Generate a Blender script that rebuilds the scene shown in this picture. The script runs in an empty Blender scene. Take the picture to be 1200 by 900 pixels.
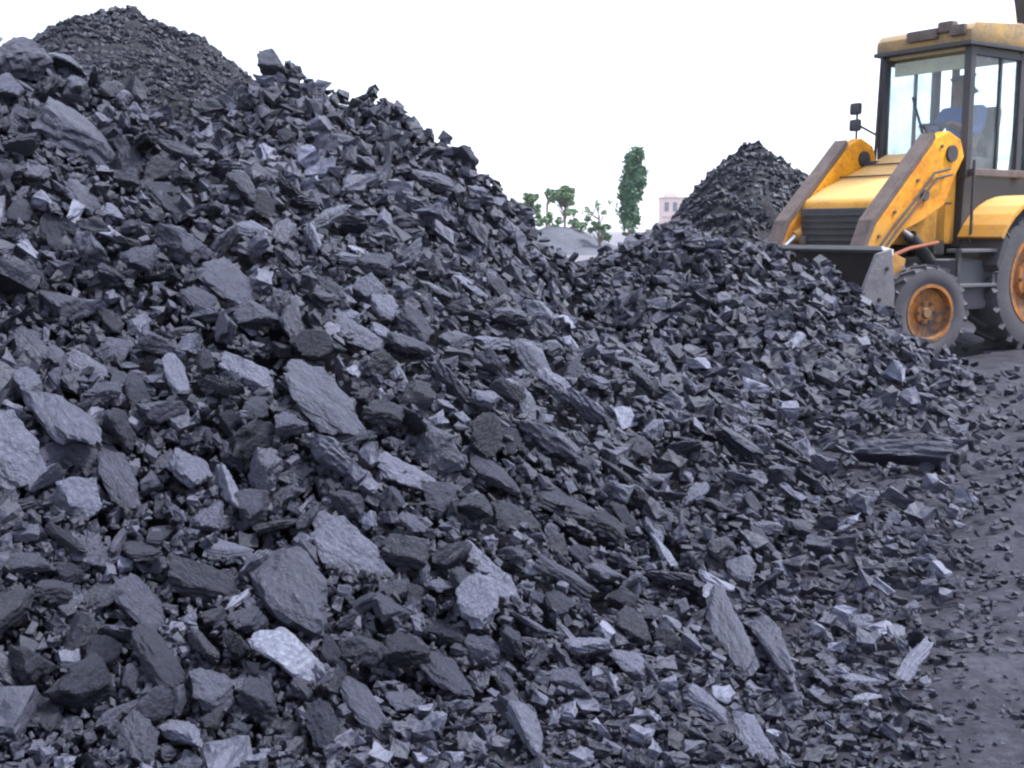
import bpy, bmesh, math, random
import numpy as np
from mathutils import Vector, Matrix, noise as mnoise

random.seed(7)
RNG = np.random.default_rng(11)
R = math.radians
scene = bpy.context.scene
COL = scene.collection

# ------------------------------------------------------------------ camera
CAM_Z, FPX, PITCH = 1.10, 1348.0, math.atan(180 / 1348.0)     # focal length and horizon of the 1200x900 photograph
cam_data = bpy.data.cameras.new('camera')
cam_data.sensor_width = 36.0
cam_data.lens = 36.0 * FPX / 1200.0
cam_data.clip_start, cam_data.clip_end = 0.05, 6000
cam = bpy.data.objects.new('camera', cam_data)
COL.objects.link(cam)
cam.location = (0, 0, CAM_Z)
cam.rotation_euler = (R(90) - PITCH, 0, 0)
scene.camera = cam

# ------------------------------------------------------------------ sky and sun (bright, thinly overcast noon)
SUN_EL, SUN_AZ = R(58), R(88)          # azimuth measured from +Y towards +X
world = bpy.data.worlds.new('World')
scene.world = world
world.use_nodes = True
wn = world.node_tree.nodes
bg = wn['Background']
sky = wn.new('ShaderNodeTexSky')
sky.sky_type = 'NISHITA'
sky.sun_disc = False
sky.sun_elevation = SUN_EL
sky.sun_rotation = SUN_AZ
sky.air_density = 1.0
sky.dust_density = 1.0
sky.ozone_density = 1.0
veil = wn.new('ShaderNodeMix'); veil.data_type = 'RGBA'          # thin even cloud over the clear sky
veil.inputs[0].default_value = 0.7
veil.inputs[7].default_value = (5.0, 5.25, 6.3, 1)
world.node_tree.links.new(sky.outputs[0], veil.inputs[6])
world.node_tree.links.new(veil.outputs[2], bg.inputs[0])
bg.inputs[1].default_value = 0.15
sun_data = bpy.data.lights.new('sun', 'SUN')
sun_data.energy = 3.2
sun_data.angle = R(11)
sun_data.color = (1.0, 0.985, 0.965)
sun = bpy.data.objects.new('sun', sun_data)
COL.objects.link(sun)
sdir = Vector((math.sin(SUN_AZ) * math.cos(SUN_EL), math.cos(SUN_AZ) * math.cos(SUN_EL), math.sin(SUN_EL)))
sun.rotation_euler = sdir.to_track_quat('Z', 'Y').to_euler()
scene.view_settings.view_transform = 'Standard'
scene.view_settings.look = 'None'
scene.view_settings.exposure = 1.42
scene.view_settings.gamma = 1.0
scene.render.engine = 'CYCLES'
scene.cycles.use_denoising = True
scene.cycles.max_bounces = 6
scene.cycles.transparent_max_bounces = 12
scene.cycles.filter_width = 2.3
scene.render.film_transparent = False

# ------------------------------------------------------------------ helpers: tagging and rays
def tag(o, label=None, cat=None, group=None, kind=None):
    if label: o['label'] = label
    if cat: o['category'] = cat
    if group: o['group'] = group
    if kind: o['kind'] = kind
    return o

CP, SP = math.cos(PITCH), math.sin(PITCH)
def ray(px, py):
    a = (np.asarray(px, float) - 600) / FPX
    b = (450 - np.asarray(py, float)) / FPX
    d = np.stack([a, CP + b * SP, -SP + b * CP], -1)
    return d / d[..., 1:2]                 # y component 1
def at(px, py, Y):
    d = ray(px, py)
    return np.array([0, 0, CAM_Z]) + d * Y
def project(p):
    p = np.asarray(p, float) - np.array([0, 0, CAM_Z])
    dep = p[..., 1] * CP - p[..., 2] * SP
    up = p[..., 1] * SP + p[..., 2] * CP
    return 600 + FPX * p[..., 0] / dep, 450 - FPX * up / dep, dep

# ------------------------------------------------------------------ helpers: materials
def new_mat(name):
    m = bpy.data.materials.new(name)
    m.use_nodes = True
    nt = m.node_tree
    return m, nt, nt.nodes['Principled BSDF']
def ramp(nt, fac, stops, interp='LINEAR'):
    r = nt.nodes.new('ShaderNodeValToRGB')
    r.color_ramp.interpolation = interp
    e = r.color_ramp.elements
    while len(e) < len(stops): e.new(0.5)
    for i, (p, c) in enumerate(stops):
        e[i].position = p
        e[i].color = (*c, 1) if len(c) == 3 else c
    nt.links.new(fac, r.inputs[0])
    return r.outputs[0]
def noise_tex(nt, scale, detail=4, rough=0.55, coord='Object', w=None, vec=None):
    n = nt.nodes.new('ShaderNodeTexNoise')
    n.inputs['Scale'].default_value = scale
    n.inputs['Detail'].default_value = detail
    n.inputs['Roughness'].default_value = rough
    if vec is None:
        tc = nt.nodes.new('ShaderNodeTexCoord')
        vec = tc.outputs[coord]
    nt.links.new(vec, n.inputs['Vector'])
    return n.outputs['Fac']
def bump(nt, bsdf, height, strength, dist):
    b = nt.nodes.new('ShaderNodeBump')
    b.inputs['Strength'].default_value = strength
    b.inputs['Distance'].default_value = dist
    nt.links.new(height, b.inputs['Height'])
    nt.links.new(b.outputs[0], bsdf.inputs['Normal'])
    return b
def mixcol(nt, fac, a, b, mode='MIX'):
    m = nt.nodes.new('ShaderNodeMix')
    m.data_type = 'RGBA'
    m.blend_type = mode
    for s, v in ((0, fac), (6, a), (7, b)):
        if hasattr(v, 'is_linked') or isinstance(v, bpy.types.NodeSocket): nt.links.new(v, m.inputs[s])
        elif s == 0: m.inputs[0].default_value = v
        else: m.inputs[s].default_value = (*v, 1)
    return m.outputs[2]
def math_node(nt, op, a, b=None):
    m = nt.nodes.new('ShaderNodeMath')
    m.operation = op
    for i, v in enumerate((a, b)):
        if v is None: continue
        if isinstance(v, bpy.types.NodeSocket): nt.links.new(v, m.inputs[i])
        else: m.inputs[i].default_value = v
    return m.outputs[0]

COAL_STOPS = [(0.0, (0.004, 0.0041, 0.0065)), (0.40, (0.013, 0.0133, 0.020)), (0.68, (0.042, 0.043, 0.062)),
              (0.88, (0.120, 0.125, 0.170)), (1.0, (0.25, 0.28, 0.34))]
def coal_material(name, source):
    """broken coal: tone from lump to lump, dull dust on it, bedding grain"""
    m, nt, b = new_mat(name)
    if source == 'object':
        a = nt.nodes.new('ShaderNodeAttribute'); a.attribute_type = 'OBJECT'; a.attribute_name = 'tone'
    else:
        a = nt.nodes.new('ShaderNodeAttribute'); a.attribute_type = 'GEOMETRY'; a.attribute_name = 'tone'
    tone = a.outputs['Fac']
    n1 = noise_tex(nt, 9 if source == 'object' else 14, 6, 0.65, 'Object')
    n2 = noise_tex(nt, 60, 4, 0.6, 'Object')
    t = math_node(nt, 'ADD', tone, math_node(nt, 'MULTIPLY', math_node(nt, 'SUBTRACT', n1, 0.5), 0.42))
    t = math_node(nt, 'ADD', t, math_node(nt, 'MULTIPLY', math_node(nt, 'SUBTRACT', n2, 0.5), 0.14))
    colr = ramp(nt, t, COAL_STOPS)
    nt.links.new(colr, b.inputs['Base Color'])
    lo, hi = (0.24, 0.60) if source == 'object' else (0.48, 0.72)
    rr = ramp(nt, math_node(nt, 'ADD', math_node(nt, 'MULTIPLY', n1, 0.7), math_node(nt, 'MULTIPLY', math_node(nt, 'FRACT', math_node(nt, 'MULTIPLY', tone, 37.0)), 0.3)), [(0.3, (lo,) * 3), (0.7, (hi,) * 3)])
    nt.links.new(rr, b.inputs['Roughness'])
    b.inputs['Specular IOR Level'].default_value = 0.62 if source == 'object' else 0.5
    b.inputs['Specular Tint'].default_value = (0.78, 0.83, 1.0, 1)      # bluish sheen of coal
    h = math_node(nt, 'ADD', math_node(nt, 'MULTIPLY', n1, 1.0), math_node(nt, 'MULTIPLY', n2, 0.2))
    if source == 'object':                       # bedding planes across the lump
        tc = nt.nodes.new('ShaderNodeTexCoord'); w = nt.nodes.new('ShaderNodeTexWave')
        w.bands_direction = 'Z'; w.wave_profile = 'SAW'
        w.inputs['Scale'].default_value = 3.2; w.inputs['Distortion'].default_value = 5.0; w.inputs['Detail'].default_value = 3; w.inputs['Detail Scale'].default_value = 1.2
        nt.links.new(tc.outputs['Object'], w.inputs['Vector'])
        h = math_node(nt, 'ADD', h, math_node(nt, 'MULTIPLY', w.outputs['Fac'], 0.5))
    bump(nt, b, h, 0.65 if source == 'object' else 0.9, 0.045 if source == 'object' else 0.02)
    return m
M = {}
M['lump'] = coal_material('coal_lump_surface', 'object')
M['rubble'] = coal_material('coal_rubble_surface', 'mesh')

def dust_material(name, dark, light, s1=1.6, s2=26, strength=0.8, dist=0.03):
    m, nt, b = new_mat(name)
    n1 = noise_tex(nt, s1, 8, 0.65)
    n2 = noise_tex(nt, s2, 6, 0.7)
    f = math_node(nt, 'ADD', math_node(nt, 'MULTIPLY', n1, 0.55), math_node(nt, 'MULTIPLY', n2, 0.45))
    nt.links.new(ramp(nt, f, [(0.36, dark), (0.64, light)]), b.inputs['Base Color'])
    b.inputs['Roughness'].default_value = 0.85
    b.inputs['Specular IOR Level'].default_value = 0.3
    bump(nt, b, math_node(nt, 'ADD', n1, math_node(nt, 'MULTIPLY', n2, 0.6)), strength, dist)
    return m
M['heap'] = dust_material('coal_dust_dark', (0.0015, 0.0016, 0.0026), (0.006, 0.0062, 0.0098), 3, 40, 1.0, 0.03)
M['heap'].node_tree.nodes['Principled BSDF'].inputs['Specular IOR Level'].default_value = 0.06
M['heap_fine'] = dust_material('coal_fines', (0.004, 0.004, 0.006), (0.014, 0.014, 0.021), 1.2, 22, 1.0, 0.05)
M['bank'] = dust_material('blue_grey_spoil', (0.045, 0.05, 0.065), (0.095, 0.10, 0.125), 0.5, 6, 1.0, 0.1)
M['ground'] = None
def ground_material():
    m, nt, b = new_mat('coal_yard_ground')
    n1 = noise_tex(nt, 1.1, 8, 0.68)
    n2 = noise_tex(nt, 22, 8, 0.72)
    f = math_node(nt, 'ADD', math_node(nt, 'MULTIPLY', n1, 0.5), math_node(nt, 'MULTIPLY', n2, 0.5))
    near = ramp(nt, f, [(0.38, (0.010, 0.010, 0.015)), (0.5, (0.022, 0.022, 0.032)), (0.64, (0.055, 0.055, 0.076))])
    geo = nt.nodes.new('ShaderNodeNewGeometry')
    sep = nt.nodes.new('ShaderNodeSeparateXYZ')
    nt.links.new(geo.outputs['Position'], sep.inputs[0])
    far = ramp(nt, math_node(nt, 'DIVIDE', sep.outputs['Y'], 100.0), [(0.20, (0, 0, 0)), (0.34, (1, 1, 1))])   # coal yard ends, dry bare earth beyond
    earth = ramp(nt, n1, [(0.35, (0.10, 0.097, 0.115)), (0.65, (0.16, 0.153, 0.175))])
    nt.links.new(mixcol(nt, far, near, earth), b.inputs['Base Color'])
    b.inputs['Roughness'].default_value = 0.9
    b.inputs['Specular IOR Level'].default_value = 0.25
    bump(nt, b, math_node(nt, 'ADD', n1, math_node(nt, 'MULTIPLY', n2, 0.7)), 0.9, 0.03)
    return m
M['ground'] = ground_material()

def paint(name, col, rough=0.45, dust=0.35, dust_col=(0.16, 0.14, 0.12), scale=5, spec=0.5, metal=0.0, wear=None, top_glare=None, grime=None):
    m, nt, b = new_mat(name)
    n1 = noise_tex(nt, scale, 7, 0.68)
    n2 = noise_tex(nt, scale * 7, 5, 0.65)
    f = math_node(nt, 'ADD', math_node(nt, 'MULTIPLY', n1, 0.6), math_node(nt, 'MULTIPLY', n2, 0.4))
    mask = ramp(nt, f, [(0.42, (0, 0, 0)), (0.60, (dust,) * 3)])
    c = mixcol(nt, mask, col, dust_col)
    if wear:
        w = ramp(nt, n2, [(0.60, (0, 0, 0)), (0.66, (1, 1, 1))])
        c = mixcol(nt, w, c, wear)
    if grime:                                      # coal dirt splashed up from the ground
        geo2 = nt.nodes.new('ShaderNodeNewGeometry'); sp2 = nt.nodes.new('ShaderNodeSeparateXYZ')
        nt.links.new(geo2.outputs['Position'], sp2.inputs[0])
        low = ramp(nt, math_node(nt, 'ADD', math_node(nt, 'MULTIPLY', sp2.outputs['Z'], 0.5), math_node(nt, 'MULTIPLY', math_node(nt, 'SUBTRACT', f, 0.5), 1.6)), [(0.10, (0.8,) * 3), (0.75, (0, 0, 0))])
        c = mixcol(nt, low, c, grime)
    if top_glare:                                    # pale cream painted on up-facing faces, imitating sky glare on the tops
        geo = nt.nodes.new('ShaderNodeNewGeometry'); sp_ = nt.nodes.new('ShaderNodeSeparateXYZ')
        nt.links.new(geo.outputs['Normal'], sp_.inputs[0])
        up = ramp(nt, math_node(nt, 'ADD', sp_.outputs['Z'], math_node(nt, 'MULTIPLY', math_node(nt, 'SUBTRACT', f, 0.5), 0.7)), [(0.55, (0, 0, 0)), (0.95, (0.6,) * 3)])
        c = mixcol(nt, up, c, top_glare)
    nt.links.new(c, b.inputs['Base Color'])
    rr = ramp(nt, f, [(0.4, (rough,) * 3), (0.7, (min(1, rough + 0.3),) * 3)])
    nt.links.new(rr, b.inputs['Roughness'])
    b.inputs['Specular IOR Level'].default_value = spec
    b.inputs['Metallic'].default_value = metal
    bump(nt, b, n2, 0.12, 0.01)
    return m
M['yellow'] = paint('yellow_machine_paint', (0.74, 0.34, 0.008), 0.45, 0.85, (0.22, 0.11, 0.03), 3.5, spec=0.35, top_glare=(0.66, 0.45, 0.20), grime=(0.075, 0.07, 0.08))
M['arm_yellow'] = paint('worn_yellow_arm_paint', (0.78, 0.36, 0.006), 0.5, 0.85, (0.46, 0.14, 0.012), 3.0, spec=0.3, wear=(0.30, 0.15, 0.05), grime=(0.075, 0.07, 0.08))
M['orange'] = paint('orange_rim_paint', (0.36, 0.125, 0.014), 0.65, 1.0, (0.07, 0.05, 0.04), 5)
M['black'] = paint('black_machine_paint', (0.018, 0.018, 0.020), 0.5, 0.5, (0.07, 0.065, 0.07), 5)
M['grey_cover'] = paint('worn_grey_steel', (0.11, 0.08, 0.07), 0.6, 0.7, (0.05, 0.035, 0.03), 6)
M['bucket'] = paint('dusty_bucket_steel', (0.16, 0.155, 0.175), 0.5, 0.95, (0.045, 0.04, 0.045), 4, wear=(0.27, 0.26, 0.27), grime=(0.075, 0.07, 0.08))
M['bucket_dark'] = paint('shade_dark_dirty_steel', (0.012, 0.011, 0.012), 0.7, 0.7, (0.045, 0.028, 0.022), 4, 0.3)  # near-black base paints in the bucket's shadow, along with coal dirt
M['rubber'] = paint('dusty_tyre_rubber', (0.032, 0.034, 0.038), 0.85, 1.0, (0.10, 0.098, 0.105), 4, 0.3, grime=(0.075, 0.07, 0.08))
M['rubber_dark'] = paint('tyre_rubber', (0.022, 0.022, 0.025), 0.8, 0.6, (0.09, 0.085, 0.09), 5, 0.3)
M['fuel'] = paint('dusty_dark_tank_paint', (0.05, 0.06, 0.065), 0.6, 0.6, (0.11, 0.105, 0.11), 6, grime=(0.075, 0.07, 0.08))
M['roof'] = paint('ochre_cab_roof_paint', (0.34, 0.20, 0.04), 0.5, 0.85, (0.13, 0.10, 0.07), 4, top_glare=(0.60, 0.50, 0.36))
M['lining'] = paint('pale_cab_lining', (0.45, 0.40, 0.24), 0.8, 0.2, (0.2, 0.18, 0.14), 4)
M['chrome'] = paint('bright_cylinder_rod', (0.55, 0.55, 0.56), 0.2, 0.2, (0.2, 0.2, 0.2), 8, metal=0.9)
M['seat'] = paint('dark_seat_vinyl', (0.025, 0.03, 0.04), 0.6, 0.3, (0.08, 0.08, 0.09), 8)
M['rust'] = paint('rusty_red_steel', (0.22, 0.06, 0.025), 0.7, 0.4, (0.10, 0.05, 0.04), 8)
M['lip_highlight'] = paint('painted_lip_highlight', (0.62, 0.60, 0.58), 0.5, 0.4, (0.3, 0.28, 0.27), 6)
M['shirt'] = paint('blue_shirt_cloth', (0.08, 0.13, 0.30), 0.9, 0.1, (0.05, 0.07, 0.14), 14, 0.2)
M['trousers'] = paint('dark_trouser_cloth', (0.03, 0.035, 0.05), 0.9, 0.1, (0.05, 0.05, 0.06), 14, 0.2)
M['skin'] = paint('brown_skin', (0.20, 0.10, 0.06), 0.55, 0.1, (0.16, 0.08, 0.05), 14, 0.4)
M['hair'] = paint('black_hair', (0.012, 0.011, 0.011), 0.5, 0.1, (0.02, 0.02, 0.02), 30, 0.4)
M['bark'] = paint('grey_brown_bark', (0.12, 0.095, 0.075), 0.9, 0.4, (0.06, 0.05, 0.04), 4, 0.2)
M['plaster'] = paint('pale_pink_plaster', (0.66, 0.50, 0.46), 0.9, 0.3, (0.5, 0.39, 0.36), 0.6, 0.2)
M['concrete'] = paint('pale_concrete', (0.48, 0.45, 0.44), 0.9, 0.3, (0.36, 0.34, 0.33), 0.6, 0.2)
M['pane'] = paint('dull_window_pane', (0.09, 0.11, 0.13), 0.15, 0.3, (0.2, 0.2, 0.2), 1, 0.6)
def glass_material():
    m = bpy.data.materials.new('cab_glass'); m.use_nodes = True
    nt = m.node_tree; nt.nodes.clear()
    out = nt.nodes.new('ShaderNodeOutputMaterial')
    tr = nt.nodes.new('ShaderNodeBsdfTransparent'); tr.inputs[0].default_value = (0.90, 0.95, 0.96, 1)
    gl = nt.nodes.new('ShaderNodeBsdfGlossy'); gl.inputs['Roughness'].default_value = 0.05
    lw = nt.nodes.new('ShaderNodeLayerWeight'); lw.inputs[0].default_value = 0.5
    fr = nt.nodes.new('ShaderNodeMath'); fr.operation = 'MULTIPLY_ADD'; fr.inputs[1].default_value = 0.55; fr.inputs[2].default_value = 0.03
    p5 = nt.nodes.new('ShaderNodeMath'); p5.operation = 'POWER'; p5.inputs[1].default_value = 4.0
    nt.links.new(lw.outputs['Facing'], p5.inputs[0]); nt.links.new(p5.outputs[0], fr.inputs[0])
    mx = nt.nodes.new('ShaderNodeMixShader')
    nt.links.new(fr.outputs[0], mx.inputs[0]); nt.links.new(tr.outputs[0], mx.inputs[1]); nt.links.new(gl.outputs[0], mx.inputs[2])
    df = nt.nodes.new('ShaderNodeBsdfDiffuse'); df.inputs[0].default_value = (0.35, 0.35, 0.36, 1)
    dirt = ramp(nt, noise_tex(nt, 3.5, 6, 0.65), [(0.42, (0.02,) * 3), (0.72, (0.22,) * 3)])
    mx2 = nt.nodes.new('ShaderNodeMixShader')
    nt.links.new(dirt, mx2.inputs[0]); nt.links.new(mx.outputs[0], mx2.inputs[1]); nt.links.new(df.outputs[0], mx2.inputs[2])
    nt.links.new(mx2.outputs[0], out.inputs[0])
    return m
M['glass'] = glass_material()
def leaf_material(name, dark, light):
    m, nt, b = new_mat(name)
    a = nt.nodes.new('ShaderNodeAttribute'); a.attribute_type = 'GEOMETRY'; a.attribute_name = 'tone'
    nt.links.new(ramp(nt, a.outputs['Fac'], [(0.0, dark), (1.0, light)]), b.inputs['Base Color'])
    b.inputs['Roughness'].default_value = 0.55
    return m
M['leaf_dark'] = leaf_material('dark_green_leaves', (0.018, 0.075, 0.032), (0.05, 0.15, 0.06))
M['leaf_olive'] = leaf_material('olive_green_leaves', (0.06, 0.12, 0.05), (0.12, 0.20, 0.09))

# ------------------------------------------------------------------ the lie of the land: heaps of coal
def vnoise(x, y, seed=0):
    x = np.asarray(x, float); y = np.asarray(y, float)
    xi, yi = np.floor(x).astype(np.int64), np.floor(y).astype(np.int64)
    xf, yf = x - xi, y - yi
    def h(i, j):
        n = (i * 374761393 + j * 668265263 + seed * 974634777) & 0x7fffffff
        n = ((n ^ (n >> 13)) * 1274126177) & 0x7fffffff
        return ((n ^ (n >> 16)) & 0xffff) / 65535.0
    u, v = xf * xf * (3 - 2 * xf), yf * yf * (3 - 2 * yf)
    return (h(xi, yi) * (1 - u) + h(xi + 1, yi) * u) * (1 - v) + (h(xi, yi + 1) * (1 - u) + h(xi + 1, yi + 1) * u) * v - 0.5
def fbm(x, y, f, octv=4, seed=0):
    s = 0; a = 1.0
    for o in range(octv):
        s = s + a * vnoise(x * f, y * f, seed + o * 17); a *= 0.5; f *= 2.03
    return s
# cones: apex x, y, z, slope, which heap it belongs to
def apex(px, py, Y): return at(px, py, Y)
CONES = []
def cone(px, py, Y, slope, heap, left=None, right=None):
    a = apex(px, py, Y); CONES.append((a[0], a[1], a[2], slope, heap, left, right))
cone(-70, 70, 5.2, 0.53, 'front')
cone(190, 160, 7.0, 0.60, 'front')
cone(325, 66, 9.2, 0.84, 'front')
cone(430, 112, 9.2, 1.08, 'front')
cone(500, 162, 9.2, 1.22, 'front')
cone(800, 272, 9.6, 0.36, 'front', 0.50, 0.62)
cone(908, 294, 9.3, 0.46, 'front', 0.46, 0.92)
cone(122, -3, 15.0, 0.66, 'left_back')
cone(20, 66, 16.0, 0.60, 'left_back')
cone(872, 160, 15.5, 0.84, 'right_back', 1.25, 0.66)
cone(842, 222, 13.2, 0.95, 'right_back', 1.15, 0.95)
cone(954, 306, 9.3, 0.85, 'front')
KS = 0.11
def height_exact(x, y, heap=None):
    x = np.asarray(x, float); y = np.asarray(y, float)
    s = np.ones_like(x)
    for (ax, ay, az, sl, hp, lf, rt) in CONES:
        if heap and hp != heap: continue
        dx = x - ax
        if lf: dx = np.where(dx < 0, dx * lf / sl, dx * rt / sl)
        cap = 0.04 if hp == 'right_back' else 0.14
        r = np.sqrt(dx * dx + (y - ay) ** 2 + cap * cap) - cap
        wob = (0.05 if hp == 'right_back' else 0.16) * fbm(x, y, 0.55, 3, 5) * np.clip(az, 0, 3)
        s = s + np.exp(np.clip((az + wob - sl * r) / KS, -40, 60))
    z = KS * np.log(s)
    hollow = np.minimum(0.15 * fbm(x + 0.35 * y, y - 0.2 * x, 3.1, 2, 14), 0.035)          # pockets where pieces have slid away
    return z + (0.06 * fbm(x, y, 1.9, 3, 9) + hollow) * np.clip(z / 0.25, 0.08, 1)
GX0, GY0, GST = -14.0, 0.0, 0.04
_gx, _gy = np.arange(GX0, 16.0, GST), np.arange(GY0, 28.0, GST)
HGRID = height_exact(*np.meshgrid(_gx, _gy))
def height(x, y):
    u = np.clip((np.asarray(x, float) - GX0) / GST, 0, len(_gx) - 1.001); v = np.clip((np.asarray(y, float) - GY0) / GST, 0, len(_gy) - 1.001)
    i, j = u.astype(int), v.astype(int); a, b = u - i, v - j
    return (HGRID[j, i] * (1 - a) + HGRID[j, i + 1] * a) * (1 - b) + (HGRID[j + 1, i] * (1 - a) + HGRID[j + 1, i + 1] * a) * b
def normal(x, y):
    e = 0.06
    n = np.stack([-(height(x + e, y) - height(x - e, y)) / (2 * e), -(height(x, y + e) - height(x, y - e)) / (2 * e), np.ones_like(x)], -1)
    return n / np.linalg.norm(n, axis=-1, keepdims=True)
def hit(px, py, y0=1.2, y1=26.0, org=(0, 0, CAM_Z)):
    """where the sight line through a pixel meets the heaps"""
    org = np.array(org, float); d = ray(px, py); n = d.shape[0]
    t = np.full(n, y0); done = np.zeros(n, bool); res = np.full(n, np.nan)
    while True:
        step = np.maximum(0.03, t * 0.008)
        act = (~done) & (t < y1)
        if not act.any(): break
        p = org + d[act] * t[act, None]
        below = p[:, 2] < height(p[:, 0], p[:, 1])
        idx = np.where(act)[0]
        res[idx[below]] = t[idx[below]]; done[idx[below]] = True
        t[act] += step[act]
    return org + d * res[:, None], res

def mesh_obj(name, verts, faces, mat, parent=None, smooth=False):
    me = bpy.data.meshes.new(name)
    me.from_pydata([tuple(v) for v in verts], [], [tuple(f) for f in faces])
    me.update()
    if smooth: me.polygons.foreach_set('use_smooth', np.ones(len(me.polygons), bool))
    me.materials.append(mat)
    o = bpy.data.objects.new(name, me); COL.objects.link(o)
    o.parent = parent
    return o
def fast_mesh(name, V, F, mat, tone=None, smooth=False):
    """triangles straight from arrays"""
    me = bpy.data.meshes.new(name)
    k = F.shape[1]
    me.vertices.add(len(V)); me.vertices.foreach_set('co', np.ascontiguousarray(V, np.float32).ravel())
    me.loops.add(F.size); me.loops.foreach_set('vertex_index', np.ascontiguousarray(F, np.int32).ravel())
    me.polygons.add(len(F)); me.polygons.foreach_set('loop_start', np.arange(0, F.size, k, dtype=np.int32))
    me.polygons.foreach_set('use_smooth', np.full(len(F), smooth))
    me.update(calc_edges=True)
    if tone is not None:
        a = me.attributes.new('tone', 'FLOAT', 'POINT'); a.data.foreach_set('value', np.ascontiguousarray(tone, np.float32))
    me.materials.append(mat)
    return me
def grid_mesh(xs, ys, zf):
    X, Y = np.meshgrid(xs, ys)
    Z = zf(X, Y)
    V = np.stack([X.ravel(), Y.ravel(), Z.ravel()], -1)
    nx, ny = len(xs), len(ys)
    i = np.arange(nx * ny).reshape(ny, nx)
    F = np.stack([i[:-1, :-1].ravel(), i[:-1, 1:].ravel(), i[1:, 1:].ravel(), i[1:, :-1].ravel()], -1)
    return V, F

# ground: one sheet out to the horizon, finer close by
def ground_z(X, Y):
    near = np.exp(-((X - 2) ** 2 + (Y - 6) ** 2) / 300.0)
    rut = -0.035 * np.exp(-((X - 0.52 * Y + 1.35) / 0.16) ** 2) - 0.03 * np.exp(-((X - 0.52 * Y + 0.55) / 0.16) ** 2)
    return near * (0.030 * fbm(X, Y, 1.3, 4, 3) + 0.034 * fbm(X, Y, 6.0, 3, 8) + rut * np.clip((Y - 0.5) / 2, 0, 1)) - 0.012
gx = np.unique(np.concatenate([[-2900, -1200, -500, -200, -90, -45, -25, -16], np.arange(-12, 0, 0.5), np.arange(0, 9, 0.05), np.arange(9, 14, 0.5), [18, 26, 45, 90, 200, 500, 1200, 2900]]))
gy = np.unique(np.concatenate([[-45, -20, -8, -3], np.arange(0, 14, 0.06), np.arange(14, 30, 0.6), [34, 40, 50, 65, 90, 140, 220, 400, 800, 1600, 3900]]))
V, F = grid_mesh(gx, gy, ground_z)
ground = bpy.data.objects.new('ground', fast_mesh('ground', V, F, M['ground'], smooth=True)); COL.objects.link(ground)
tag(ground, 'dark dusty coal yard ground turning to pale bare earth far off', 'ground', kind='structure')

def heap_obj(name, heap, x0, x1, y0, y1, step, mat, rough, sink, label):
    xs, ys = np.arange(x0, x1, step), np.arange(y0, y1, step)
    V, F = grid_mesh(xs, ys, lambda X, Y: height_exact(X, Y, heap))
    keep = V[:, 2] > 0.012
    V[:, 2] += rough * fbm(V[:, 0], V[:, 1], 6.0, 4, 21) * np.clip(V[:, 2] / 0.1, 0, 1) - sink
    F = F[keep[F].any(axis=1)]
    used = np.unique(F); remap = np.full(len(V), -1); remap[used] = np.arange(len(used))
    me = fast_mesh(name, V[used], remap[F], mat, smooth=True)
    o = bpy.data.objects.new(name, me); COL.objects.link(o)
    return tag(o, label, 'coal heap', 'heaps of coal in the yard')
heap_obj('coal_heap', 'front', -9, 6.5, 0.6, 15, 0.045, M['heap'], 0.06, 0.085, 'large near heap of broken coal sloping down from the left edge')
heap_obj('coal_heap', 'left_back', -14, 4, 9, 24, 0.08, M['heap_fine'], 0.16, 0.03, 'dark fine coal heap whose peak rises behind the near heap')
heap_obj('coal_heap', 'right_back', -3, 9, 11, 21, 0.05, M['heap_fine'], 0.10, 0.03, 'steep dark pointed coal heap behind the yellow loader')

# ------------------------------------------------------------------ lumps of coal: shapes
def ico(sub):
    bm = bmesh.new(); bmesh.ops.create_icosphere(bm, subdivisions=sub, radius=1.0)
    bm.verts.ensure_lookup_table()
    V = np.array([v.co[:] for v in bm.verts]); F = np.array([[v.index for v in f.verts] for f in bm.faces]); bm.free()
    return V, F
ICO = {s: ico(s) for s in (2, 3, 4)}
def cut_rock(seed, sub, aniso, planes, rough, strata):
    """a sphere cut by random cleavage planes, roughened, with bedding steps; long axis x, thin axis z; unit half-length"""
    r = np.random.default_rng(seed)
    V, F = ICO[sub]
    N = r.normal(size=(planes, 3)); N /= np.linalg.norm(N, axis=1, keepdims=True)
    N[0] = (0.08 * r.normal(), 0.08 * r.normal(), 1); N[1] = (0.15 * r.normal(), 0.15 * r.normal(), -1)
    N /= np.linalg.norm(N, axis=1, keepdims=True)
    D = r.uniform(0.42, 0.80, planes); D[0] = r.uniform(0.4, 0.62); D[1] = r.uniform(0.4, 0.7)
    dots = V @ N.T
    rad = np.min(np.where(dots > 0.05, D / np.maximum(dots, 0.05), 9), axis=1)
    rad = np.minimum(rad, 1.05)
    P = V * rad[:, None]
    if rough:
        off = Vector(r.uniform(-50, 50, 3))
        d = np.array([mnoise.fractal(Vector(p) * 2.2 + off, 0.9, 2.1, 4 if sub > 2 else 2) for p in P])
        d2 = np.array([mnoise.noise(Vector(p) * 7.5 + off) for p in P])
        P = P * (1 + rough * d + rough * 0.35 * d2)[:, None]
    if strata:
        ph = P[:, 2] * strata + 0.6 * np.sin(P[:, 0] * 3 + seed)
        saw = ph - np.floor(ph)
        P[:, :2] *= (1 - 0.10 * (saw > 0.55) * (1 - 0.3 * saw))[:, None]
    P *= np.array(aniso)
    P -= P.mean(axis=0)
    P /= np.abs(P[:, 0]).max()
    return P, F
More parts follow.
